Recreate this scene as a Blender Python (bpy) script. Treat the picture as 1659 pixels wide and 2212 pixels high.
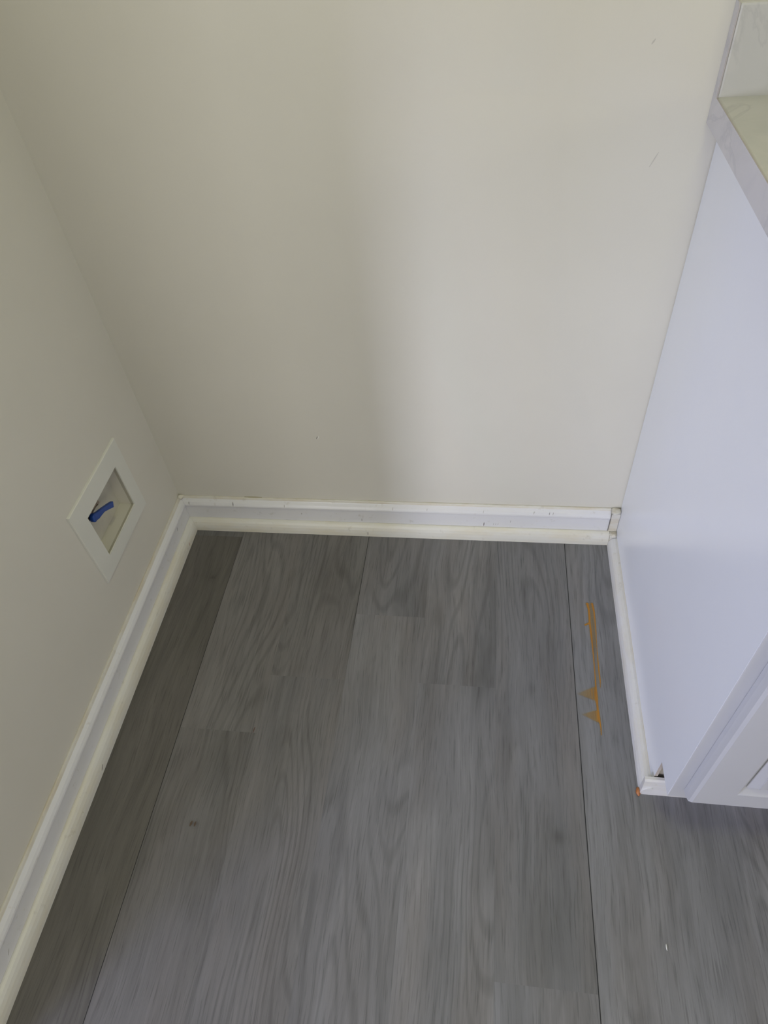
import bpy, bmesh, math, random
from mathutils import Vector, Matrix
random.seed(7)
for o in list(bpy.data.objects): bpy.data.objects.remove(o)
scn = bpy.context.scene
COL = scn.collection

# ------------------------------------------------------------ camera
FPX = 1479.05
cam_d = bpy.data.cameras.new('camera'); cam = bpy.data.objects.new('camera', cam_d); COL.objects.link(cam)
cam_d.sensor_fit = 'VERTICAL'; cam_d.sensor_height = 24.0; cam_d.lens = FPX / 2212 * 24.0
cam_d.clip_start = 0.02; cam_d.clip_end = 50
rx = Vector((0.990075, 0.114889, -0.080944)); dn = Vector((0.03142, -0.742321, -0.669307)); fw = Vector((-0.136983, 0.660121, -0.738564))
M = Matrix((rx, -dn, -fw)).transposed().to_4x4(); M.translation = Vector((0.71682, -1.06245, 1.2483))
cam.matrix_world = M
scn.camera = cam

# ------------------------------------------------------------ world, lights, exposure
scn.view_settings.view_transform = 'Standard'; scn.view_settings.look = 'None'
scn.view_settings.exposure = 0.16; scn.view_settings.gamma = 1.0
w = bpy.data.worlds.new('world'); scn.world = w; w.use_nodes = True
w.node_tree.nodes['Background'].inputs[0].default_value = (1.0, 0.90, 0.70, 1)
w.node_tree.nodes['Background'].inputs[1].default_value = 2.6

def area(name, loc, target, sx, sy, power, col, spread=180):
    d = bpy.data.lights.new(name, 'AREA'); d.shape = 'RECTANGLE'; d.size = sx; d.size_y = sy
    d.energy = power; d.color = col; d.spread = math.radians(spread)
    o = bpy.data.objects.new(name, d); COL.objects.link(o); o.location = loc
    o.rotation_euler = (Vector(target) - Vector(loc)).to_track_quat('-Z', 'Y').to_euler()
    return o
# area lights added for the lighting; unseen windows and ceiling fixture are built around them
area('added_front_light', (-.55, -4.15, 1.15), (-.55, 0, 1.15), .85, 1.5, 18, (0.86, 0.89, 1.0))
area('added_side_fill', (-1.03, -2.2, .95), (1, -2.2, .95), .5, 1.0, 32, (0.50, 0.57, 1.0))  # added cool fill for the cabinet side
area('added_band_light', (-1.03, -3.05, .60), (.60, 0, .34), .22, .60, 1.3, (0.82, 0.84, 1.0), 30)  # narrow beam added to draw the bright band on the back wall
area('added_right_fill', (2.95, -3.0, .95), (0, -3.0, .95), .95, 1.2, 9.6, (1.0, 1.0, 1.0))  # added fill for the left wall
area('added_ceiling_fill', (.9, -.75, 2.33), (.9, -.75, 0), .45, .45, 6.3, (0.98, 1.0, 0.60))  # added overhead to light the back wall

# ------------------------------------------------------------ dimensions (metres)
W = 1.0268       # cabinet side panel plane
D = 0.627        # face of the cabinet frame
KICK = 0.109     # toe kick height
LEFT_END = -1.08 # where the left wall stops

# ------------------------------------------------------------ materials
def nmat(name):
    m = bpy.data.materials.new(name); m.use_nodes = True
    nt = m.node_tree; b = nt.nodes['Principled BSDF']
    return m, nt, b
def node(nt, t, **k):
    n = nt.nodes.new(t)
    for a, v in k.items(): setattr(n, a, v)
    return n
def coords(nt, scale, space='Object', loc=(0, 0, 0)):
    tc = node(nt, 'ShaderNodeTexCoord'); mp = node(nt, 'ShaderNodeMapping')
    nt.links.new(tc.outputs[space], mp.inputs[0]); mp.inputs['Scale'].default_value = scale; mp.inputs['Location'].default_value = loc
    return mp.outputs[0]
def noise(nt, vec, scale, detail=3, rough=0.55, dist=0.0):
    n = node(nt, 'ShaderNodeTexNoise'); n.inputs['Scale'].default_value = scale; n.inputs['Detail'].default_value = detail
    n.inputs['Roughness'].default_value = rough; n.inputs['Distortion'].default_value = dist
    nt.links.new(vec, n.inputs['Vector']); return n.outputs['Fac']
def maprange(nt, v, a, b, c, d):
    n = node(nt, 'ShaderNodeMapRange'); n.inputs[1].default_value = a; n.inputs[2].default_value = b
    n.inputs[3].default_value = c; n.inputs[4].default_value = d
    nt.links.new(v, n.inputs[0]); return n.outputs[0]
def mixc(nt, fac, a, b, mode='MIX'):
    n = node(nt, 'ShaderNodeMix', data_type='RGBA', blend_type=mode)
    for s, v in ((n.inputs[0], fac), (n.inputs[6], a), (n.inputs[7], b)):
        if hasattr(v, 'links') or hasattr(v, 'is_linked'): nt.links.new(v, s)
        else: s.default_value = v if not isinstance(v, tuple) else (*v, 1)[:4]
    return n.outputs[2]
def math_(nt, op, a, b=0.0):
    n = node(nt, 'ShaderNodeMath', operation=op)
    for s, v in ((n.inputs[0], a), (n.inputs[1], b)):
        if hasattr(v, 'is_linked'): nt.links.new(v, s)
        else: s.default_value = v
    return n.outputs[0]
def bump(nt, b, h, strength, dist):
    n = node(nt, 'ShaderNodeBump'); n.inputs['Strength'].default_value = strength; n.inputs['Distance'].default_value = dist
    nt.links.new(h, n.inputs['Height']); nt.links.new(n.outputs[0], b.inputs['Normal'])

def painted(name, c1, c2, rough, bs=350, bstr=0.08, blot=3.0):
    m, nt, b = nmat(name)
    v = coords(nt, (1, 1, 1))
    f = maprange(nt, noise(nt, v, blot, 4), 0.35, 0.65, 0, 1)
    nt.links.new(mixc(nt, f, c1, c2), b.inputs['Base Color'])
    b.inputs['Roughness'].default_value = rough
    if bstr: bump(nt, b, noise(nt, v, bs, 2), bstr, 0.0006)
    return m
wall_m = painted('wall_paint', (0.635, 0.613, 0.540), (0.655, 0.633, 0.560), 0.42, 260, 0.12)
ceil_m = painted('ceiling_paint', (0.75, 0.74, 0.70), (0.78, 0.77, 0.73), 0.8)
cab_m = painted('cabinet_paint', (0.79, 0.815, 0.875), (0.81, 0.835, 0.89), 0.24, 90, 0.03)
shaded_front_m = painted('cabinet_paint_shaded', (0.51, 0.515, 0.53), (0.53, 0.535, 0.55), 0.3, 90, 0.03)  # cabinet paint darkened; shade on the front put into its colour
plastic_m = painted('white_plastic', (0.66, 0.66, 0.60), (0.68, 0.68, 0.62), 0.35, 300, 0.0)

def trim_mat(name, base, yellow, lo, hi, rough=0.35):
    m, nt, b = nmat(name)
    v = coords(nt, (3, 3, 14))
    f = maprange(nt, noise(nt, v, 3.0, 5, 0.65), lo, hi, 0, 1)
    v2 = coords(nt, (1, 1, 1))
    g = maprange(nt, noise(nt, v2, 60, 3, 0.6), 0.63, 0.75, 0, 0.35)
    c = mixc(nt, f, base, yellow)
    c = mixc(nt, g, c, (0.42, 0.39, 0.31))
    nt.links.new(c, b.inputs['Base Color']); b.inputs['Roughness'].default_value = rough
    bump(nt, b, noise(nt, v2, 45, 3), 0.15, 0.001)
    return m
base_m = trim_mat('baseboard_paint', (0.70, 0.70, 0.71), (0.70, 0.695, 0.68), 0.4, 0.8, 0.28)
shoe_m = trim_mat('shoe_moulding_paint', (0.69, 0.68, 0.62), (0.66, 0.62, 0.50), 0.42, 0.72, 0.38)
caulk_m = trim_mat('aged_caulk', (0.66, 0.645, 0.58), (0.60, 0.55, 0.44), 0.42, 0.62, 0.5)
sshoe_m = trim_mat('cabinet_shoe_paint', (0.70, 0.70, 0.70), (0.66, 0.63, 0.55), 0.45, 0.75, 0.38)

def plain(name, c, rough=0.6, metal=0.0):
    m, nt, b = nmat(name)
    v = coords(nt, (1, 1, 1)); f = noise(nt, v, 120, 2)
    nt.links.new(mixc(nt, f, tuple(x * 0.9 for x in c), tuple(min(1, x * 1.1) for x in c)), b.inputs['Base Color'])
    b.inputs['Roughness'].default_value = rough; b.inputs['Metallic'].default_value = metal
    return m
dark_m = plain('dark_gap', (0.02, 0.02, 0.022), 0.9)
scuff_m = plain('scuff_grey', (0.16, 0.15, 0.14), 0.7)
scuff2_m = plain('scuff_light', (0.40, 0.38, 0.35), 0.7)
faint_m = plain('faint_wall_scratch', (0.50, 0.48, 0.43), 0.6)
olive_m = plain('smear_olive', (0.36, 0.33, 0.22), 0.7)
rust_m = plain('dried_glue', (0.42, 0.16, 0.05), 0.5)
raw_m = plain('raw_particle_board', (0.46, 0.41, 0.36), 0.9)
laminate_m = plain('laminate_edge', (0.42, 0.39, 0.38), 0.5)
blue_m = plain('blue_plastic', (0.008, 0.05, 0.26), 0.35)
brass_m = plain('valve_metal', (0.30, 0.25, 0.20), 0.35, 0.8)
kick_m = plain('kick_board', (0.42, 0.39, 0.34), 0.6)
chip_m = plain('pale_chip', (0.8, 0.8, 0.76), 0.6)

boxin_m = painted('darker_box_plastic', (0.50, 0.48, 0.40), (0.54, 0.52, 0.43), 0.4, 300, 0.0, 30)  # darker and yellower than the face plate
def marble(name, a, b_, c):
    m, nt, b = nmat(name)
    v = coords(nt, (1, 1, 1))
    f = maprange(nt, noise(nt, v, 7, 6, 0.6, 1.2), 0.42, 0.62, 0, 1)
    col = mixc(nt, f, a, b_)
    ve = math_(nt, 'ABSOLUTE', math_(nt, 'SUBTRACT', noise(nt, v, 4.5, 5, 0.6, 2.0), 0.5))
    vf = maprange(nt, ve, 0.0, 0.03, 0.55, 0)
    nt.links.new(mixc(nt, vf, col, c), b.inputs['Base Color']); b.inputs['Roughness'].default_value = 0.25
    return m
marble_m = marble('cultured_marble', (0.53, 0.52, 0.48), (0.49, 0.485, 0.45), (0.42, 0.41, 0.39))
cap_m = marble('end_cap_cool_tint', (0.58, 0.57, 0.60), (0.53, 0.52, 0.56), (0.46, 0.45, 0.50))  # same marble as deck; cool light's lavender put into the end cap colour

# floor: printed grey oak vinyl. face attributes: tone (tone of the printed board), seed (offset), warm
m, nt, b = nmat('grey_oak_vinyl'); floor_m = m
at = node(nt, 'ShaderNodeAttribute', attribute_name='tone'); asd = node(nt, 'ShaderNodeAttribute', attribute_name='seed')
awm = node(nt, 'ShaderNodeAttribute', attribute_name='warm')
tc = node(nt, 'ShaderNodeTexCoord')
off = node(nt, 'ShaderNodeCombineXYZ'); nt.links.new(asd.outputs['Fac'], off.inputs[2]); nt.links.new(math_(nt, 'MULTIPLY', asd.outputs['Fac'], 1.7), off.inputs[0])
pv = node(nt, 'ShaderNodeVectorMath', operation='ADD'); nt.links.new(tc.outputs['Object'], pv.inputs[0]); nt.links.new(off.outputs[0], pv.inputs[1])
# slow sideways wander so the grain is not ruler straight
wn = node(nt, 'ShaderNodeTexNoise'); wn.inputs['Scale'].default_value = 4.0; wn.inputs['Detail'].default_value = 1
mpw = node(nt, 'ShaderNodeMapping'); mpw.inputs['Scale'].default_value = (1.6, 0.9, 1); nt.links.new(pv.outputs[0], mpw.inputs[0]); nt.links.new(mpw.outputs[0], wn.inputs['Vector'])
wx = node(nt, 'ShaderNodeCombineXYZ'); nt.links.new(math_(nt, 'MULTIPLY', math_(nt, 'SUBTRACT', wn.outputs['Fac'], 0.5), 0.030), wx.inputs[0])
pg = node(nt, 'ShaderNodeVectorMath', operation='ADD'); nt.links.new(pv.outputs[0], pg.inputs[0]); nt.links.new(wx.outputs[0], pg.inputs[1])
def gmap(sc):
    mp = node(nt, 'ShaderNodeMapping'); mp.inputs['Scale'].default_value = sc; nt.links.new(pg.outputs[0], mp.inputs[0]); return mp.outputs[0]
fine = noise(nt, gmap((430, 16, 1)), 1.0, 3, 0.6)
mid = noise(nt, gmap((130, 7, 1)), 1.0, 3, 0.6)
broad = noise(nt, gmap((22, 2.2, 1)), 1.0, 4, 0.6, 0.4)
smoke = noise(nt, gmap((7, 3.0, 1)), 1.0, 3, 0.55, 0.5)
# cathedral figure: contour lines of a stretched noise
cat = noise(nt, gmap((9, 1.15, 1)), 1.0, 1, 0.4, 0.0)
cs = math_(nt, 'SINE', math_(nt, 'MULTIPLY', cat, 130.0))
cath = maprange(nt, cs, 0.2, 1.0, 0.0, 1.0)
cm = maprange(nt, noise(nt, gmap((6, 1.4, 1)), 1.0, 1), 0.46, 0.58, 0.0, 1.0)
cath = math_(nt, 'MULTIPLY', cath, cm)
val = maprange(nt, smoke, 0.3, 0.7, 0.87, 1.11)
val = math_(nt, 'MULTIPLY', val, maprange(nt, broad, 0.3, 0.7, 0.83, 1.13))
val = math_(nt, 'MULTIPLY', val, maprange(nt, mid, 0.3, 0.7, 0.88, 1.10))
val = math_(nt, 'MULTIPLY', val, maprange(nt, fine, 0.30, 0.47, 0.70, 1.04))
val = math_(nt, 'MULTIPLY', val, math_(nt, 'SUBTRACT', 1.0, math_(nt, 'MULTIPLY', cath, 0.20)))
val = math_(nt, 'MULTIPLY', val, at.outputs['Fac'])
base = mixc(nt, awm.outputs['Fac'], (0.171, 0.172, 0.181), (0.165, 0.152, 0.132))
tint = mixc(nt, maprange(nt, noise(nt, gmap((14, 2.5, 1)), 1.0, 2), 0.45, 0.7, 0, 0.45), base, (0.170, 0.156, 0.148))
vm = node(nt, 'ShaderNodeVectorMath', operation='SCALE'); nt.links.new(tint, vm.inputs[0]); nt.links.new(val, vm.inputs['Scale'])
nt.links.new(vm.outputs[0], b.inputs['Base Color'])
b.inputs['Roughness'].default_value = 0.5
bump(nt, b, fine, 0.25, 0.0006)

# ------------------------------------------------------------ mesh helpers
def link(name, me, mats, parent=None):
    for mm in (mats if isinstance(mats, (list, tuple)) else [mats]): me.materials.append(mm)
    o = bpy.data.objects.new(name, me); COL.objects.link(o)
    if parent: o.parent = parent
    return o
def tag(o, label=None, cat=None, kind=None, group=None):
    if label: o['label'] = label
    if cat: o['category'] = cat
    if kind: o['kind'] = kind
    if group: o['group'] = group
    return o
def bm_box(bm, x0, x1, y0, y1, z0, z1, mi=0):
    vs = [bm.verts.new(p) for p in ((x0,y0,z0),(x1,y0,z0),(x1,y1,z0),(x0,y1,z0),(x0,y0,z1),(x1,y0,z1),(x1,y1,z1),(x0,y1,z1))]
    for f in ((0,3,2,1),(4,5,6,7),(0,1,5,4),(1,2,6,5),(2,3,7,6),(3,0,4,7)):
        bm.faces.new([vs[i] for i in f]).material_index = mi
def fin(name, bm, mats, parent=None, bevel=0.0, smooth=False, seg=2):
    bmesh.ops.recalc_face_normals(bm, faces=bm.faces)
    me = bpy.data.meshes.new(name); bm.to_mesh(me); bm.free()
    if smooth:
        for p in me.polygons: p.use_smooth = True
    o = link(name, me, mats, parent)
    if bevel:
        md = o.modifiers.new('bevel', 'BEVEL'); md.width = bevel; md.segments = seg; md.limit_method = 'ANGLE'; md.angle_limit = math.radians(35)
    return o
def boxes(name, lst, mats, parent=None, bevel=0.0):
    bm = bmesh.new()
    for bx in lst: bm_box(bm, *bx)
    return fin(name, bm, mats, parent, bevel)
def empty(name, loc):
    o = bpy.data.objects.new(name, None); COL.objects.link(o); o.location = loc; o.empty_display_size = 0.1
    return o
def under(parent, o):
    """parent a mesh modelled in world coordinates to an Empty standing at the thing's base"""
    o.parent = parent; o.matrix_parent_inverse = Matrix.Translation(-Vector(parent.location)); return o
def sweep(name, prof, start, end, inward, mats, parent=None, mi=None, cut0=0.0, cut1=0.0):
    """extrude profile (d from wall, z) between start and end; cutN shifts the ends by d*cutN (mitres)"""
    s = Vector(start); e = Vector(end); n = Vector(inward); t = (e - s).normalized()
    bm = bmesh.new(); A = []; Bv = []
    for d, z in prof:
        A.append(bm.verts.new(s + n * d + t * d * cut0 + Vector((0, 0, z))))
        Bv.append(bm.verts.new(e + n * d - t * d * cut1 + Vector((0, 0, z))))
    k = len(prof)
    for i in range(k):
        j = (i + 1) % k
        f = bm.faces.new((A[i], A[j], Bv[j], Bv[i]))
        if mi: f.material_index = mi(prof[i], prof[j])
    bm.faces.new(A); bm.faces.new(Bv[::-1])
    return fin(name, bm, mats, parent)

# ------------------------------------------------------------ the setting
# floor: boards printed three strips to a tile, boundaries across x, joints along y
XB = [-0.16, -0.0065, 0.1475, 0.303, 0.4585, 0.609, 0.7615, 0.9145, 1.067, 1.2195, 1.372]
x = 1.372
while x < 3.15: x += 0.1525; XB.append(x)
x = XB[0]
while x > -1.2: x -= 0.1525; XB.insert(0, x)
i0 = XB.index(-0.0065)
# strip number from i0: list of (y from, y to, tone, warm)
PIECES = {
 0: [(0, -0.043, 0.80, .3), (-0.043, -1.05, 0.70, .85), (-1.05, -4.37, 0.9, .6)],
 1: [(0, -0.532, 0.97, .45), (-0.532, -1.3, 0.87, .45), (-1.3, -4.37, 1, .3)],
 2: [(0, -0.407, 0.92, .42), (-0.407, -1.15, .91, .36), (-1.15, -4.37, .95, .3)],
 3: [(0, -0.248, 0.98, .15), (-0.248, -1.2, 1.02, .15), (-1.2, -4.37, 1, .2)],
 4: [(0, -0.403, 1.05, .12), (-0.403, -1.25, 1.0, .10), (-1.25, -4.37, 1, .1)],
 5: [(0, -0.888, 0.97, .05), (-0.888, -1.8, 1.03, .0), (-1.8, -4.37, 1, 0)],
 6: [(0, -1.3, 1.17, 0.), (-1.3, -4.37, 1, 0)],
 7: [(0, -1.1, 1.24, 0.), (-1.1, -4.37, .95, 0)],
 8: [(0, -1.4, 1.24, 0.), (-1.4, -4.37, 1, 0)],
}
# darker figure inside a board: (x, y, rx, ry, depth, strip or None)
FIG = [(0.745, -0.33, .042, .12, .27, 4), (0.75, -0.13, .022, .09, .16, 4), (0.735, -0.395, .06, .03, .12, 4), (0.596, -0.21, .04, .09, .16, 3), (0.43, -0.38, .05, .05, .08, 2),
       (0.35, -0.16, .05, .09, .08, 2), (0.38, -.15, .03, .08, .08, 2), (0.625, -0.47, .02, .10, .12, 4), (0.62, -0.60, .015, .12, .08, 4), (0.10, -0.165, .022, .022, .14, 0), (0.108, -0.168, .005, .006, .4, 0),
       (0.868, -0.672, .009, .011, .38, 5), (0.866, -0.66, .03, .05, .14, 5), (0.86, -0.78, .05, .10, .13, 5), (0.85, -0.85, .05, .05, .06, 5), (0.871, -.406, .012, .05, .0, 5),
       (0.856, -0.50, .03, .10, .09, 5), (0.83, -0.40, .008, .014, .2, 5), (0.227, -0.7075, .004, .004, .5, 1), (0.235, -0.7075, .003, .005, .45, 1), (0.296, -0.528, .002, .010, .30, 1),
       (0.255, -.60, .05, .12, .12, 1), (0.30, -.86, .05, .12, .12, 1), (0.34, -.72, .04, .10, .08, 2), (0.10, -0.60, .02, .15, .08, 0),
       (1.12, -0.74, .05, .06, .10, None), (1.09, -.86, .03, .03, .08, None), (0.475, -0.405, .035, .04, .10, 3), (0.50, -0.50, .03, .06, .08, 3), (0.47, -0.29, .012, .05, .12, 3),
       (0.66, -0.85, .02, .12, .08, 4), (0.55, -0.75, .02, .12, .05, 3), (0.4, -0.55, .02, .12, .05, 2), (0.2, -0.31, .03, .1, .04, 1)]
bm = bmesh.new(); tones = []; seeds = []; warms = []
def ticks(a, b, step):
    n = max(1, int(round(abs(b - a) / step))); return [a + (b - a) * i / n for i in range(n + 1)]
for i in range(len(XB) - 1):
    k = i - i0; xa, xb = XB[i], XB[i + 1]
    seam_r = k in (0, 2, 5) or (k > 5 and (k - 5) % 3 == 0) or (k < 0 and k % 3 == 0)
    pcs = PIECES.get(k)
    if not pcs:
        ys = sorted([0, -4.37] + [-random.uniform(.3, 3.9) for _ in range(2)], reverse=True)
        pcs = [(ys[q], ys[q + 1], random.uniform(.93, 1.05), .1) for q in range(3)]
    vis = 0 <= k <= 8
    for (ya, yb, tn, wmv) in pcs:
        sd = random.uniform(0, 40)
        close = vis and ya > -1.2
        xs = ticks(xa, xb, 0.0045 if close else 0.2)
        ysl = [ya]
        if close:
            lim = max(yb, -1.2); ysl = ticks(ya, lim, 0.006)
            if yb < -1.2: ysl += [yb]
        else: ysl = [ya, yb]
        grid = [[bm.verts.new((xx, yy, 0)) for xx in xs] for yy in ysl]
        def tval(xx, yy):
            t = tn
            for (fx, fy, frx, fry, dep, st) in FIG:
                if st is None or st == k:
                    r = ((xx - fx) / frx) ** 2 + ((yy - fy) / fry) ** 2
                    if r < 6: t *= 1 - dep * math.exp(-r)
            return t
        T = [[tval(v.co.x, v.co.y) for v in row] for row in grid]
        for a in range(len(ysl) - 1):
            for c in range(len(xs) - 1):
                bm.faces.new((grid[a][c], grid[a + 1][c], grid[a + 1][c + 1], grid[a][c + 1]))
                tones += [T[a][c], T[a + 1][c], T[a + 1][c + 1], T[a][c + 1]]; seeds += [sd] * 4; warms += [wmv] * 4
top_faces = len(bm.faces)
# slab under the planks, a hair wider than the plank field
bm_box(bm, XB[0], XB[-1], -4.37, 0.0, -0.05, -0.004)
nslab = len(bm.faces) - top_faces
tones += [1.0] * 4 * nslab; seeds += [0.0] * 4 * nslab; warms += [0.0] * 4 * nslab
me = bpy.data.meshes.new('floor'); bm.to_mesh(me); bm.free()
for nm, data in (('tone', tones), ('seed', seeds), ('warm', warms)):
    a = me.attributes.new(nm, 'FLOAT', 'CORNER'); a.data.foreach_set('value', data)
floor = link('floor', me, floor_m); tag(floor, kind='structure')
# open joints between planks (dark lines): children of the floor
def seam(xx, pts, nm='plank_joint'):
    """dark joint; pts = (y, width)"""
    bm = bmesh.new(); L = []; Rr = []
    for y, wd in pts:
        L.append((bm.verts.new((xx - wd / 2, y, 0.0003)), bm.verts.new((xx - wd / 2, y, -0.002))))
        Rr.append((bm.verts.new((xx + wd / 2, y, 0.0003)), bm.verts.new((xx + wd / 2, y, -0.002))))
    for i in range(len(pts) - 1):
        bm.faces.new((L[i][0], L[i + 1][0], Rr[i + 1][0], Rr[i][0]))
        bm.faces.new((L[i][0], L[i][1], L[i + 1][1], L[i + 1][0])); bm.faces.new((Rr[i][0], Rr[i + 1][0], Rr[i + 1][1], Rr[i][1]))
    return fin(nm, bm, dark_m, floor)
seam(0.9145, [(-.001, .0014), (-.5, .0014), (-1.0, .0013), (-4.37, .0012)])
seam(0.4585, [(-.001, .0011), (-.16, .0011), (-.26, .0006), (-.34, .0002), (-.36, .0001)])
seam(0.1475, [(-.001, .0002), (-.12, .0005), (-.3, .0009), (-.6, .0010), (-.95, .0010), (-1.3, .0006)])

# left wall with a real hole for the recessed box
HY0, HY1, HZ0, HZ1 = -0.303, -0.163, 0.243, 0.357
TH = 0.115; CH = 2.40
lw = boxes('wall_left', [(-TH, 0, LEFT_END, HY0, 0, CH), (-TH, 0, HY1, 0.0, 0, CH), (-TH, 0, HY0, HY1, 0, HZ0), (-TH, 0, HY0, HY1, HZ1, CH)], wall_m); tag(lw, kind='structure')
wb = boxes('wall_back', [(-1.22, 3.15, 0.0, 0.12, 0, CH)], wall_m); tag(wb, kind='structure')
# unseen room, window openings added where the area lights stand: side wall with two openings, wall behind the camera with a window, right wall with a window, ceiling
def wall_with_holes(name, ax, p0, p1, a0, a1, holes):
    """wall slab; holes = (from, to, z0, z1) sorted along the wall"""
    L = []; cur = a0
    def bx(u0, u1, z0, z1): L.append((u0, u1, p0, p1, z0, z1) if ax == 'x' else (p0, p1, u0, u1, z0, z1))
    for h0, h1, z0, z1 in holes:
        bx(cur, h0, 0, CH); bx(h0, h1, 0, z0); bx(h0, h1, z1, CH); cur = h1
    bx(cur, a1, 0, CH)
    return tag(boxes(name, L, wall_m), kind='structure')
wall_with_holes('wall_side', 'y', -1.22, -1.10, -4.25, 0, [(-3.20, -2.90, .12, 1.18), (-2.50, -1.90, .40, 1.50)])
wall_with_holes('wall_front', 'x', -4.37, -4.25, -1.22, 3.15, [(-1.02, -.08, .35, 1.95)])
wall_with_holes('wall_right', 'y', 3.03, 3.15, -4.25, 0, [(-3.55, -2.45, .30, 1.60)])
tag(boxes('ceiling', [(-1.22, 3.15, -4.37, 0.12, CH, CH + .1)], ceil_m), kind='structure')
def frame_window(name, ax, lo, hi, z0, z1, pos, dep, bar=True):
    def bx(a0, a1, c0, c1): return (a0, a1, pos, pos + dep, c0, c1) if ax == 'x' else (pos, pos + dep, a0, a1, c0, c1)
    f = .035
    L = [bx(lo, hi, z0, z0 + f), bx(lo, hi, z1 - f, z1), bx(lo, lo + f, z0 + f, z1 - f), bx(hi - f, hi, z0 + f, z1 - f)]
    if bar: L.append(bx(lo + f, hi - f, (z0 + z1) / 2 - .02, (z0 + z1) / 2 + .02))
    return tag(boxes(name, L, base_m, None, .003), kind='structure')
frame_window('added_window_1', 'x', -1.02, -.08, .35, 1.95, -4.33, .05)
frame_window('added_window_2', 'y', -2.50, -1.90, .40, 1.50, -1.19, .05)
frame_window('added_window_3', 'y', -3.20, -2.90, .12, 1.18, -1.19, .05, False)
frame_window('added_window_4', 'y', -3.55, -2.45, .30, 1.60, 3.08, .05)
lamp = empty('added_ceiling_light', (.9, -.75, CH)); tag(lamp, 'added, unseen square flat white ceiling light above the alcove', 'ceiling light')  # fixture added out of view, over its area light
ll = boxes('housing', [(.66, 1.14, -.99, -.51, 2.345, CH - .0005)], plastic_m, None, .004); ll.parent = lamp; ll.matrix_parent_inverse = Matrix.Translation((-.9, .75, -CH))

# baseboards with shoe moulding
BH = 0.0985
bprof = [(0, BH), (.0035, BH), (.0048, .0955), (.0055, .0925), (.0085, .0895), (.0115, .0865), (.0142, .081), (.0148, .0775), (.0140, .0745), (.0118, .0730), (.0118, 0), (0, 0)]
sprof = [(.0118, .034), (.0150, .0335), (.0190, .0312), (.0225, .0265), (.0252, .0195), (.0268, .011), (.0273, .0), (.0118, 0)]
bmi = lambda a, b_: 1 if (a[1] > .0915 and b_[1] > .0915) else 0
XE = 1.0065
bb = sweep('baseboard_back', bprof, (0, 0, 0), (XE, 0, 0), (0, -1, 0), [base_m, caulk_m], mi=bmi, cut0=1); tag(bb, kind='structure')
sh = sweep('shoe_moulding', sprof, (0, 0, 0), (XE + .0045, 0, 0), (0, -1, 0), shoe_m, bb, cut0=1)
bl = sweep('baseboard_left', bprof, (0, 0, 0), (0, LEFT_END, 0), (1, 0, 0), [base_m, caulk_m], mi=bmi, cut0=1); tag(bl, kind='structure')
shl = sweep('shoe_moulding', sprof, (0, 0, 0), (0, LEFT_END, 0), (1, 0, 0), shoe_m, bl, cut0=1)
for o in (bb, sh, bl, shl):
    md = o.modifiers.new('bevel', 'BEVEL'); md.width = .0006; md.segments = 1; md.limit_method = 'ANGLE'; md.angle_limit = math.radians(30)
# short filler between the end of the back baseboard and the cabinet
fil = boxes('baseboard_filler', [(XE + .0006, W - .0004, -.0125, -.0005, 0, .097), (XE + .0006, W - .0004, -.0145, -.0125, .076, .090), (XE + .005, W - .0004, -.026, -.0125, 0, .033)], caulk_m, bb, .0015)
# caulk blobs at the two inside corners
def blob(name, c, r, mat, parent=None, seed=1):
    rnd = random.Random(seed); bm = bmesh.new(); bmesh.ops.create_icosphere(bm, subdivisions=3, radius=1)
    ph = [rnd.uniform(0, 6) for _ in range(6)]
    for v in bm.verts:
        k = 1 + .16 * math.sin(3 * v.co.x + ph[0]) * math.sin(4 * v.co.y + ph[1]) + .12 * math.sin(7 * v.co.z + ph[2])
        v.co = Vector((v.co.x * r[0] * k, v.co.y * r[1] * k, v.co.z * r[2] * k)) + Vector(c)
    return fin(name, bm, mat, parent, smooth=True)
blob('caulk', (.006, -.006, .097), (.007, .007, .006), caulk_m, bb, 2)
blob('caulk', (1.019, -.022, .031), (.008, .008, .005), caulk_m, bb, 3)
blob('caulk', (1.016, -.010, .097), (.010, .010, .005), caulk_m, bb, 5)
# small marks on trim and wall (thin slivers, children of what they mark)
def mark(parent, p0, p1, wd, mat, nrm, name='scuff_mark'):
    p0 = Vector(p0); p1 = Vector(p1); n = Vector(nrm); t = (p1 - p0).normalized(); s = n.cross(t).normalized()
    bm = bmesh.new(); ring0 = []; K = 6
    lev = []
    for h in (-.0006, .0003):
        pts = []
        for i in range(K + 1):
            u = i / K; ww = wd * (0.25 + .75 * math.sin(math.pi * min(max(u, .08), .92))) / 2
            pts.append((p0.lerp(p1, u) + s * ww + n * h, p0.lerp(p1, u) - s * ww + n * h))
        loop = [bm.verts.new(a) for a, _ in pts] + [bm.verts.new(q) for _, q in reversed(pts)]
        lev.append(loop)
    m_ = len(lev[0])
    bm.faces.new(lev[1]); bm.faces.new(lev[0][::-1])
    for i in range(m_): bm.faces.new((lev[0][i], lev[0][(i + 1) % m_], lev[1][(i + 1) % m_], lev[1][i]))
    return fin(name, bm, mat, parent)
Y = (0, -1, 0); X = (1, 0, 0)
for x_, z0, z1, wd, mm in ((.0265, .088, .080, .0012, scuff_m), (.137, .091, .079, .0014, scuff_m), (.263, .088, .080, .0010, scuff2_m), (.521, .090, .082, .0012, scuff2_m), (.60, .089, .084, .0012, scuff2_m), (.728, .089, .082, .0008, scuff2_m), (.84, .090, .084, .0014, scuff2_m), (.874, .089, .083, .0010, scuff_m), (.882, .089, .083, .0010, scuff2_m)):
    mark(bb, (x_, -.0125, z0), (x_ - .001, -.0146, z1), wd, mm, Y)
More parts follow.
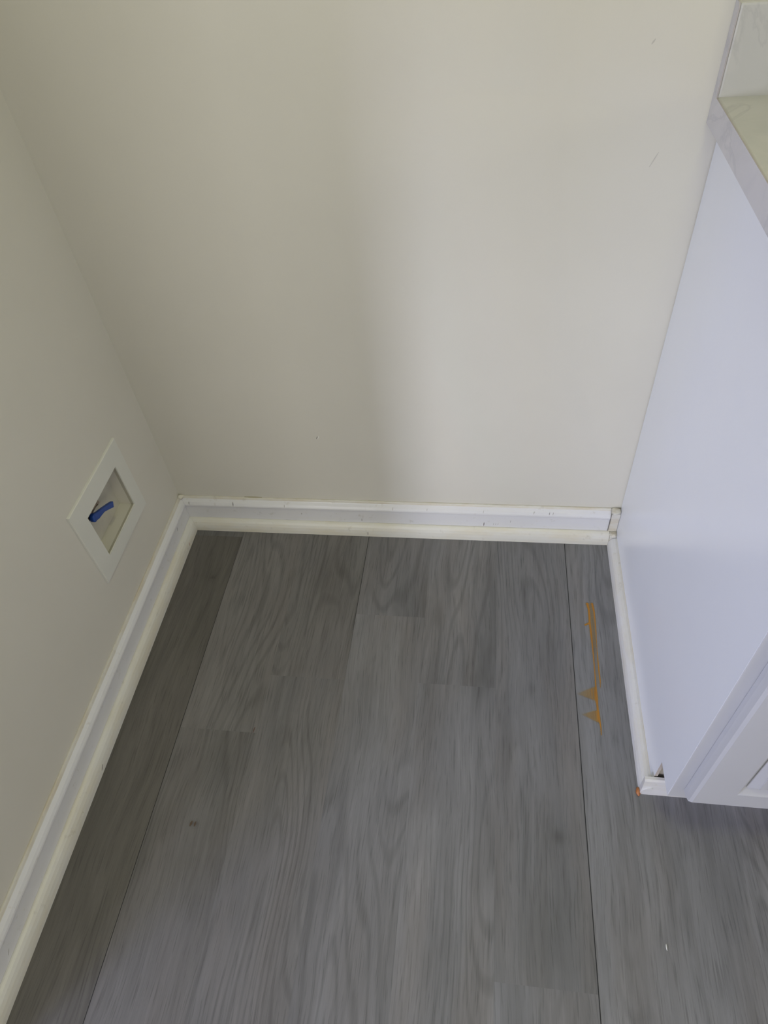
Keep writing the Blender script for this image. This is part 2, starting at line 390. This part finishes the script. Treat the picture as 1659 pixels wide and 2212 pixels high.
for x_, z0, z1, wd, mm in ((.444, .047, .038, .0012, scuff_m), (.730, .048, .036, .0020, scuff_m), (.752, .046, .040, .0010, scuff2_m), (.757, .046, .040, .0010, scuff2_m), (.762, .046, .040, .0010, scuff2_m), (.79, .058, .050, .0010, scuff2_m), (.30, .06, .055, .002, scuff2_m)):
    mark(bb, (x_, -.0118, z0), (x_ - .001, -.0118, z1), wd, mm, Y)
mark(sh, (.457, -.0262, .0155), (.456, -.0270, .005), .0014, scuff_m, Y)
mark(bb, (.165, -.0012, .0988), (.208, -.0012, .0988), .0032, olive_m, (0, -.5, 1), 'smear')
mark(bb, (XE + .0003, -.0148, .094), (XE + .0003, -.0132, .036), .0016, scuff_m, Y, 'crack')
mark(bl, (.0118, -.077, .068), (.0118, -.081, .060), .0012, scuff_m, X)
mark(bl, (.0118, -.93, .050), (.0118, -.938, .044), .0012, scuff2_m, X)
mark(shl, (.0262, -.078, .014), (.0268, -.084, .009), .0035, plain('scuff_pink', (.45, .30, .24), .7), X)
mark(shl, (.0262, -.622, .0135), (.0268, -.632, .009), .0025, scuff_m, X)
mark(shl, (.018, -.690, .0318), (.0262, -.712, .015), .0020, olive_m, X)
knot_m = plain('brown_knot', (.085, .062, .038), .7)
mark(floor, (.2262, -.7030, 0), (.2245, -.7125, 0), .0042, knot_m, (0, 0, 1), 'knot')
mark(floor, (.2330, -.7035, 0), (.2325, -.7120, 0), .0036, knot_m, (0, 0, 1), 'knot')
mark(floor, (.2975, -.5200, 0), (.2960, -.5320, 0), .0022, plain('red_brown_fleck', (.10, .06, .045), .7), (0, 0, 1), 'knot')
mark(wb, (.3725, 0, .2935), (.3695, 0, .2865), .0016, scuff_m, Y, 'nick')
mark(wb, (.3755, 0, .2945), (.3725, 0, .2865), .0018, chip_m, Y, 'nick')
mark(wb, (.921, 0, .980), (.917, 0, .974), .0022, faint_m, Y, 'nick')
mark(wb, (.953, 0, .842), (.944, 0, .822), .0016, faint_m, Y, 'nick')

# ------------------------------------------------------------ recessed water supply box in the left wall
sb = empty('water_outlet_box', (0, -.236, .30))
tag(sb, 'white plastic recessed water supply box set in the left wall, blue valve handle inside', 'outlet box')
bm = bmesh.new()
# face plate: rings from outer edge to the opening, then the flared recess
OY0, OY1, OZ0, OZ1 = -.343, -.129, .2085, .398
def ring(x_, y0, y1, z0, z1): return [bm.verts.new((x_, y0, z0)), bm.verts.new((x_, y1, z0)), bm.verts.new((x_, y1, z1)), bm.verts.new((x_, y0, z1))]
rs = [ring(0.0002, OY0, OY1, OZ0, OZ1), ring(.0035, OY0 + .0006, OY1 - .0006, OZ0 + .0006, OZ1 - .0006), ring(.005, OY0 + .0018, OY1 - .0018, OZ0 + .0018, OZ1 - .0018),
      ring(.0052, -.3025, -.1655, .2455, .3545), ring(.0030, -.3020, -.1660, .2460, .3540)]
for a, c in zip(rs, rs[1:]):
    for i in range(4): bm.faces.new((a[i], a[(i + 1) % 4], c[(i + 1) % 4], c[i]))
plate = under(sb, fin('face_plate', bm, plastic_m))
bm = bmesh.new()
rs = [ring(.0030, -.3022, -.1658, .2458, .3542), ring(-.0305, -.314, -.154, .2310, .3620)]
rs2 = rs
for a, c in zip(rs2, rs2[1:]):
    for i in range(4): bm.faces.new((a[i], a[(i + 1) % 4], c[(i + 1) % 4], c[i]))
bm.faces.new(rs[1])
bx_o = under(sb, fin('recessed_box', bm, boxin_m))
sd_ = bx_o.modifiers.new('solid', 'SOLIDIFY'); sd_.thickness = .0008; sd_.offset = 0
def tube(pts, r, seg=20):
    bm = bmesh.new(); rr = r if isinstance(r, (list, tuple)) else [r] * len(pts); prev = None
    P = [Vector(q) for q in pts]
    for i, q in enumerate(P):
        t = (P[min(i + 1, len(P) - 1)] - P[max(i - 1, 0)]).normalized()
        u = t.cross(Vector((0.3, 0.1, .95))).normalized(); v = t.cross(u)
        cur = [bm.verts.new(q + u * rr[i] * math.cos(2 * math.pi * k / seg) + v * rr[i] * math.sin(2 * math.pi * k / seg)) for k in range(seg)]
        if prev:
            for k in range(seg): bm.faces.new((prev[k], prev[(k + 1) % seg], cur[(k + 1) % seg], cur[k]))
        else: bm.faces.new(cur[::-1])
        prev = cur
    bm.faces.new(prev); return bm
# brass body lying level against the back, threaded outlet turned up beside the handle
bm = tube([(-.0195, -.300, .329), (-.0195, -.284, .329), (-.0195, -.284, .329), (-.0195, -.266, .329), (-.0195, -.266, .329), (-.0195, -.242, .329)], [.0065, .0065, .0092, .0092, .0072, .0072])
under(sb, fin('valve_body', bm, brass_m))
under(sb, fin('valve_stem', tube([(-.0195, -.277, .329), (-.008, -.277, .329)], [.004, .004]), brass_m))
nutp = [(-.0195, -.2435, .329), (-.0195, -.236, .329)]
under(sb, fin('packing_nut', tube(nutp, [.0090, .0090], 6), brass_m))
# blue lever: rounded hub and an arm that steps up and runs out to the right
bm = tube([(-.0085, -.278, .3285), (-.0005, -.278, .3285)], .0085, 24)
def arm(bm, pts, ws, x0, x1):
    P = [Vector((0, *q)) for q in pts]; top = []; bot = []
    for i, q in enumerate(P):
        t = (P[min(i + 1, len(P) - 1)] - P[max(i - 1, 0)]).normalized(); s_ = Vector((0, -t.z, t.y)) * ws[i] / 2
        top.append([bm.verts.new(q + s_ + Vector((x0, 0, 0))), bm.verts.new(q + s_ + Vector((x1, 0, 0)))]); bot.append([bm.verts.new(q - s_ + Vector((x0, 0, 0))), bm.verts.new(q - s_ + Vector((x1, 0, 0)))])
    for i in range(len(P) - 1):
        a0, a1, b0, b1 = top[i], top[i + 1], bot[i], bot[i + 1]
        bm.faces.new((a0[0], a1[0], a1[1], a0[1])); bm.faces.new((b0[0], b0[1], b1[1], b1[0]))
        bm.faces.new((a0[1], a1[1], b1[1], b0[1])); bm.faces.new((a0[0], b0[0], b1[0], a1[0]))
    bm.faces.new((top[0][0], top[0][1], bot[0][1], bot[0][0])); bm.faces.new((top[-1][0], bot[-1][0], bot[-1][1], top[-1][1]))
arm(bm, [(-.281, .3310), (-.268, .3240), (-.257, .3205), (-.246, .3165), (-.228, .3065), (-.2165, .2995)], [.015, .0145, .0115, .0095, .0115, .0125], -.0070, .0000)
hd = under(sb, fin('valve_handle', bm, blue_m, None, .0012)); hd['label'] = 'blue lever handle'

# ------------------------------------------------------------ base cabinet beside the alcove
cab = empty('base_cabinet', (W, -D, 0))
tag(cab, 'white painted base cabinet with raised panel door under the pale countertop', 'cabinet')
CW = .90; CT = .8780; KY = -.575
def part(name, bm, mat, bevel=0.0, smooth=False, par=cab): return under(cab, fin(name, bm, mat, None, bevel, smooth))
# side panel with the toe kick notch (broken corner at the notch shows raw board)
bm = bmesh.new()
poly = [(-.0022, 0), (-.0022, CT), (-D, CT), (-D, KICK), (KY + .001, KICK), (KY + .001, 0)]
fa = [bm.verts.new((W, y_, z_)) for y_, z_ in poly]; fb = [bm.verts.new((W + .0052, y_, z_)) for y_, z_ in poly]
bm.faces.new(fa); bm.faces.new(fb[::-1])
n = len(poly)
for i in range(n):
    f = bm.faces.new((fa[i], fa[(i + 1) % n], fb[(i + 1) % n], fb[i])); f.material_index = 1 if i in (3, 4) else 0
sp = part('side_panel', bm, [cab_m, raw_m])
bm = bmesh.new(); bm_box(bm, W + .0056, W + CW, -.018, -.0022, 0, CT); bm_box(bm, W + CW - .016, W + CW, -D, -.018, KICK, CT); bm_box(bm, W + .016, W + CW - .016, -D + .02, -.018, KICK, KICK + .016)
part('carcass', bm, cab_m)
bm = bmesh.new(); bm_box(bm, W + .0085, W + CW, KY + .006, KY + .018, 0.0, KICK - .0005)
part('toe_kick', bm, kick_m)
# face frame
FX = .045
bm = bmesh.new()
bm_box(bm, W + .0004, W + FX, -D - .0008, -D + .019, KICK - .001, CT); bm_box(bm, W + CW - FX, W + CW, -D - .0005, -D + .019, KICK - .001, CT)
bm_box(bm, W + FX, W + CW - FX, -D - .0005, -D + .019, KICK - .001, KICK + .045); bm_box(bm, W + FX, W + CW - FX, -D - .0005, -D + .019, CT - .045, CT)
part('face_frame', bm, shaded_front_m, .0008)
# door(s): overlay raised panel
def door(x0, x1, z0, z1):
    yb = -D - .0015; yf = -D - .022
    cxm, czm = (x0 + x1) / 2, (z0 + z1) / 2
    bm = bmesh.new()
    def rg(ins, y_):
        k = ins - (.009 if ins > .05 else 0)
        return [bm.verts.new((x0 + ins, y_, z0 + k)), bm.verts.new((x1 - ins, y_, z0 + k)), bm.verts.new((x1 - ins, y_, z1 - k)), bm.verts.new((x0 + ins, y_, z1 - k))]
    # outer: square back edge, chamfer to the front face, stiles and rails, slope into the groove
    R_ = [rg(0, yb), rg(0, yb - .008), rg(.0025, yf + .003), rg(.0065, yf), rg(.0587, yf), rg(.0615, yf + .0015), rg(.0672, yf + .0095), rg(.0700, yf + .0098)]
    for a, c in zip(R_, R_[1:]):
        for i in range(4): bm.faces.new((a[i], a[(i + 1) % 4], c[(i + 1) % 4], c[i]))
    bm.faces.new(R_[0][::-1])
    # hidden infill behind the panel
    bm.faces.new(R_[-1])
    d = part('door', bm, shaded_front_m)
    bm = bmesh.new()
    R2 = [rg(.0702, yf + .0090), rg(.0706, yf + .0078), rg(.082, yf + .0022), rg(.0825, yf + .0012), rg(.086, yf + .0010)]
    for a, c in zip(R2, R2[1:]):
        for i in range(4): bm.faces.new((a[i], a[(i + 1) % 4], c[(i + 1) % 4], c[i]))
    bm.faces.new(R2[-1])
    pn = fin('raised_panel', bm, shaded_front_m, d)
    return d
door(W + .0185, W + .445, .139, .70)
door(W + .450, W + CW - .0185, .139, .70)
bm = bmesh.new(); bm_box(bm, W + .0185, W + .445, -D - .022, -D - .0015, .715, .855); part('drawer_front', bm, shaded_front_m, .006)
bm = bmesh.new(); bm_box(bm, W + .450, W + CW - .0185, -D - .022, -D - .0015, .715, .855); part('drawer_front', bm, shaded_front_m, .006)

# shoe strip along the cabinet side and its return across the toe kick
st = tag(empty('shoe_trim', (W, -.3, 0)), 'white quarter round trim strip along the foot of the cabinet side', 'trim')
qp = [(0, .0265), (.004, .0262), (.0090, .0240), (.0135, .0185), (.0162, .0110), (.0175, 0), (0, 0)]
# runs from the back shoe moulding to the toe kick, then turns the corner
s1 = sweep('trim_strip', qp, (W - .0003, -.0275, 0), (W - .0003, -.5875, 0), (-1, 0, 0), sshoe_m, cut1=0); under(st, s1)
s2 = sweep('trim_return', [(0, .052), (.0045, .0515), (.0075, .048), (.0085, .030), (.0095, .020), (.0110, 0), (0, 0)], (W - .0165, -.5765, 0), (W + .30, -.5765, 0), (0, -1, 0), sshoe_m); under(st, s2)
for (ya, yb_, wd) in ((-.470, -.482, .0022), (-.485, -.490, .0016)):
    k_ = mark(None, (W - .0105, ya, .0228), (W - .0118, yb_, .0212), wd, scuff2_m, (-.7, 0, .7)); k_.parent = s1; k_.matrix_parent_inverse = s1.matrix_parent_inverse @ Matrix()
k_ = mark(None, (W - .0002, -.03, .0270), (W - .0002, -.57, .0270), .0022, caulk_m, (-1, 0, 0), 'caulk_line'); k_.parent = s1

# ------------------------------------------------------------ countertop with backsplash
ct = empty('countertop', (W, -D, .8784)); tag(ct, 'pale marbled countertop with low backsplash on the white cabinet', 'countertop')
EX = 1.0082; TZ = .914; BZ = .8784
bm = bmesh.new(); bm_box(bm, EX + .0012, W + CW + .01, -.655, -.0006, BZ, TZ); under(ct, fin('deck', bm, marble_m, None, .003))
bm = bmesh.new(); bm_box(bm, EX + .0012, W + CW + .01, -.0180, -.0006, TZ - .006, 1.016); under(ct, fin('backsplash', bm, marble_m, None, .003))
# end cap: L shaped strip closing deck and splash, with a rounded upper front corner
bm = bmesh.new()
pl = [(-.655, BZ), (-.655, TZ - .003), (-.652, TZ), (-.0185, TZ)]
for i in range(0, 7):
    a = math.pi / 2 * i / 6; pl.append((-.0185 + .006 * (1 - math.cos(a)), 1.0105 + .006 * math.sin(a)))
pl += [(-.0006, 1.0165), (-.0006, BZ)]
fa = [bm.verts.new((EX - .0006, y_, z_)) for y_, z_ in pl]; fb = [bm.verts.new((EX + .0012, y_, z_)) for y_, z_ in pl]
bm.faces.new(fa); bm.faces.new(fb[::-1])
for i in range(len(pl)): 
    f = bm.faces.new((fa[i], fa[(i + 1) % len(pl)], fb[(i + 1) % len(pl)], fb[i])); f.material_index = 1
under(ct, fin('end_cap', bm, [cap_m, laminate_m]))

# ------------------------------------------------------------ dried orange glue on the floor (irregular thin film)
SA = [(0.9526,-0.1916,.0031),(0.9547,-0.205,.0021),(0.9547,-0.224,.0021),(0.9540,-0.2371,.0021),(0.9549,-0.2682,.0023),(0.9549,-0.3038,.0014),(0.9547,-0.3365,.0010),(0.9544,-0.3616,.0010),(0.9537,-0.3862,.0015),(0.9522,-0.3991,.0032),(0.9522,-0.4103,.0034),(0.9531,-0.4227,.0019),(0.9531,-0.4335,.0019),(0.9532,-0.4518,.0030),(0.9550,-0.4622,.0014),(0.9557,-0.4711,.0011),(0.9550,-0.4844,.0008)]
SB = [(0.9626,-0.191,.0027),(0.9650,-0.2101,.0021),(0.9652,-0.2382,.0014),(0.9649,-0.2603,.0012),(0.9636,-0.2927,.0005),(0.9628,-0.3275,.0012),(0.9626,-0.3528,.0014),(0.9630,-0.3741,.0012),(0.9618,-0.3888,.0005)]
SC = [(0.9446,-0.2451,.0020),(0.9534,-0.2399,.0019)]
def segd(px_, py_, pl_):
    best = 0
    for (x0, y0, w0), (x1, y1, w1) in zip(pl_, pl_[1:]):
        dx, dy = x1 - x0, y1 - y0; t = max(0, min(1, ((px_ - x0) * dx + (py_ - y0) * dy) / (dx * dx + dy * dy)))
        d = math.hypot(px_ - x0 - t * dx, py_ - y0 - t * dy); ww = (w0 + (w1 - w0) * t)
        best = max(best, min(1, max(0, 1.5 - d / ww)))
    return best
FAN = [((0.9560, -0.3835), (0.9150, -0.4040), (0.9560, -0.4195)), ((0.9550, -0.4335), (0.9210, -0.4460), (0.9550, -0.4630))]
def tri(px_, py_, T):
    s = 1e9
    cxm = sum(q[0] for q in T) / 3; cym = sum(q[1] for q in T) / 3
    for i in range(3):
        (x0, y0), (x1, y1) = T[i], T[(i + 1) % 3]
        nx, ny = y1 - y0, x0 - x1; l = math.hypot(nx, ny); nx /= l; ny /= l
        if (cxm - x0) * nx + (cym - y0) * ny < 0: nx, ny = -nx, -ny
        s = min(s, (px_ - x0) * nx + (py_ - y0) * ny)
    return max(0, min(1, s / .0022 + .3))
step = .0009; dens = {}
nx_ = int((.972 - .914) / step); ny_ = int((.505 - .182) / (step * 1.6))
for i in range(nx_ + 1):
    for j in range(ny_ + 1):
        X_ = .914 + i * step; Y_ = -.182 - j * step * 1.6
        jt = .5 + .5 * math.sin(X_ * 2100 + 3 * math.sin(Y_ * 60)) ; 
        d = max(segd(X_, Y_, SA) * 1.0, segd(X_, Y_, SB) * .9, segd(X_, Y_, SC))
        if -.30 < Y_ < -.19 and .9535 < X_ < .965: d = max(d, .36)          # faint wash between the two runs
        elif -.38 < Y_ <= -.30 and .9545 < X_ < .963: d = max(d, .12)
        for T in FAN:
            g = tri(X_, Y_, T); d = max(d, g * (.30 + .36 * max(0, (X_ - .918) / .035)) * (1 if X_ < .9535 else 0))
        dens[i, j] = d
bm = bmesh.new(); vv = {}; dv = []
def gv(i, j):
    if (i, j) not in vv:
        vv[i, j] = bm.verts.new((.914 + i * step, -.182 - j * step * 1.6, .00035)); dv.append(dens[i, j])
    return vv[i, j]
for i in range(nx_):
    for j in range(ny_):
        if max(dens[i, j], dens[i + 1, j], dens[i, j + 1], dens[i + 1, j + 1]) > .02:
            bm.faces.new((gv(i, j), gv(i, j + 1), gv(i + 1, j + 1), gv(i + 1, j)))
me = bpy.data.meshes.new('glue_stain'); bm.to_mesh(me); bm.free()
at_ = me.attributes.new('film', 'FLOAT', 'POINT'); at_.data.foreach_set('value', dv)
m, nt, b = nmat('orange_glue')
a_ = node(nt, 'ShaderNodeAttribute', attribute_name='film')
v = coords(nt, (260, 12, 1)); g = maprange(nt, noise(nt, v, 1.0, 3), .3, .6, .75, 1.0)
al = math_(nt, 'MULTIPLY', maprange(nt, a_.outputs['Fac'], 0, .85, 0, .86), g)
nt.links.new(mixc(nt, maprange(nt, a_.outputs['Fac'], .3, .9, 0, 1), (0.36, 0.25, 0.065), (0.46, 0.20, 0.012)), b.inputs['Base Color'])
nt.links.new(al, b.inputs['Alpha']); b.inputs['Roughness'].default_value = .45
gs = link('glue_stain', me, m); tag(gs, 'long orange dried glue stain on the grey floor beside the cabinet', 'stain')
# bits lying on the floor
tag(blob('glue_crumb', (1.0075, -.5845, .0035), (.0035, .007, .0042), rust_m, None, 8), 'small rust orange crumb at the front corner of the cabinet trim', 'debris')
tag(blob('paint_chip', (1.0205, -.817, .0008), (.0008, .0042, .0008), chip_m, None, 9), 'tiny white chip lying on the floor in front of the cabinet', 'debris')
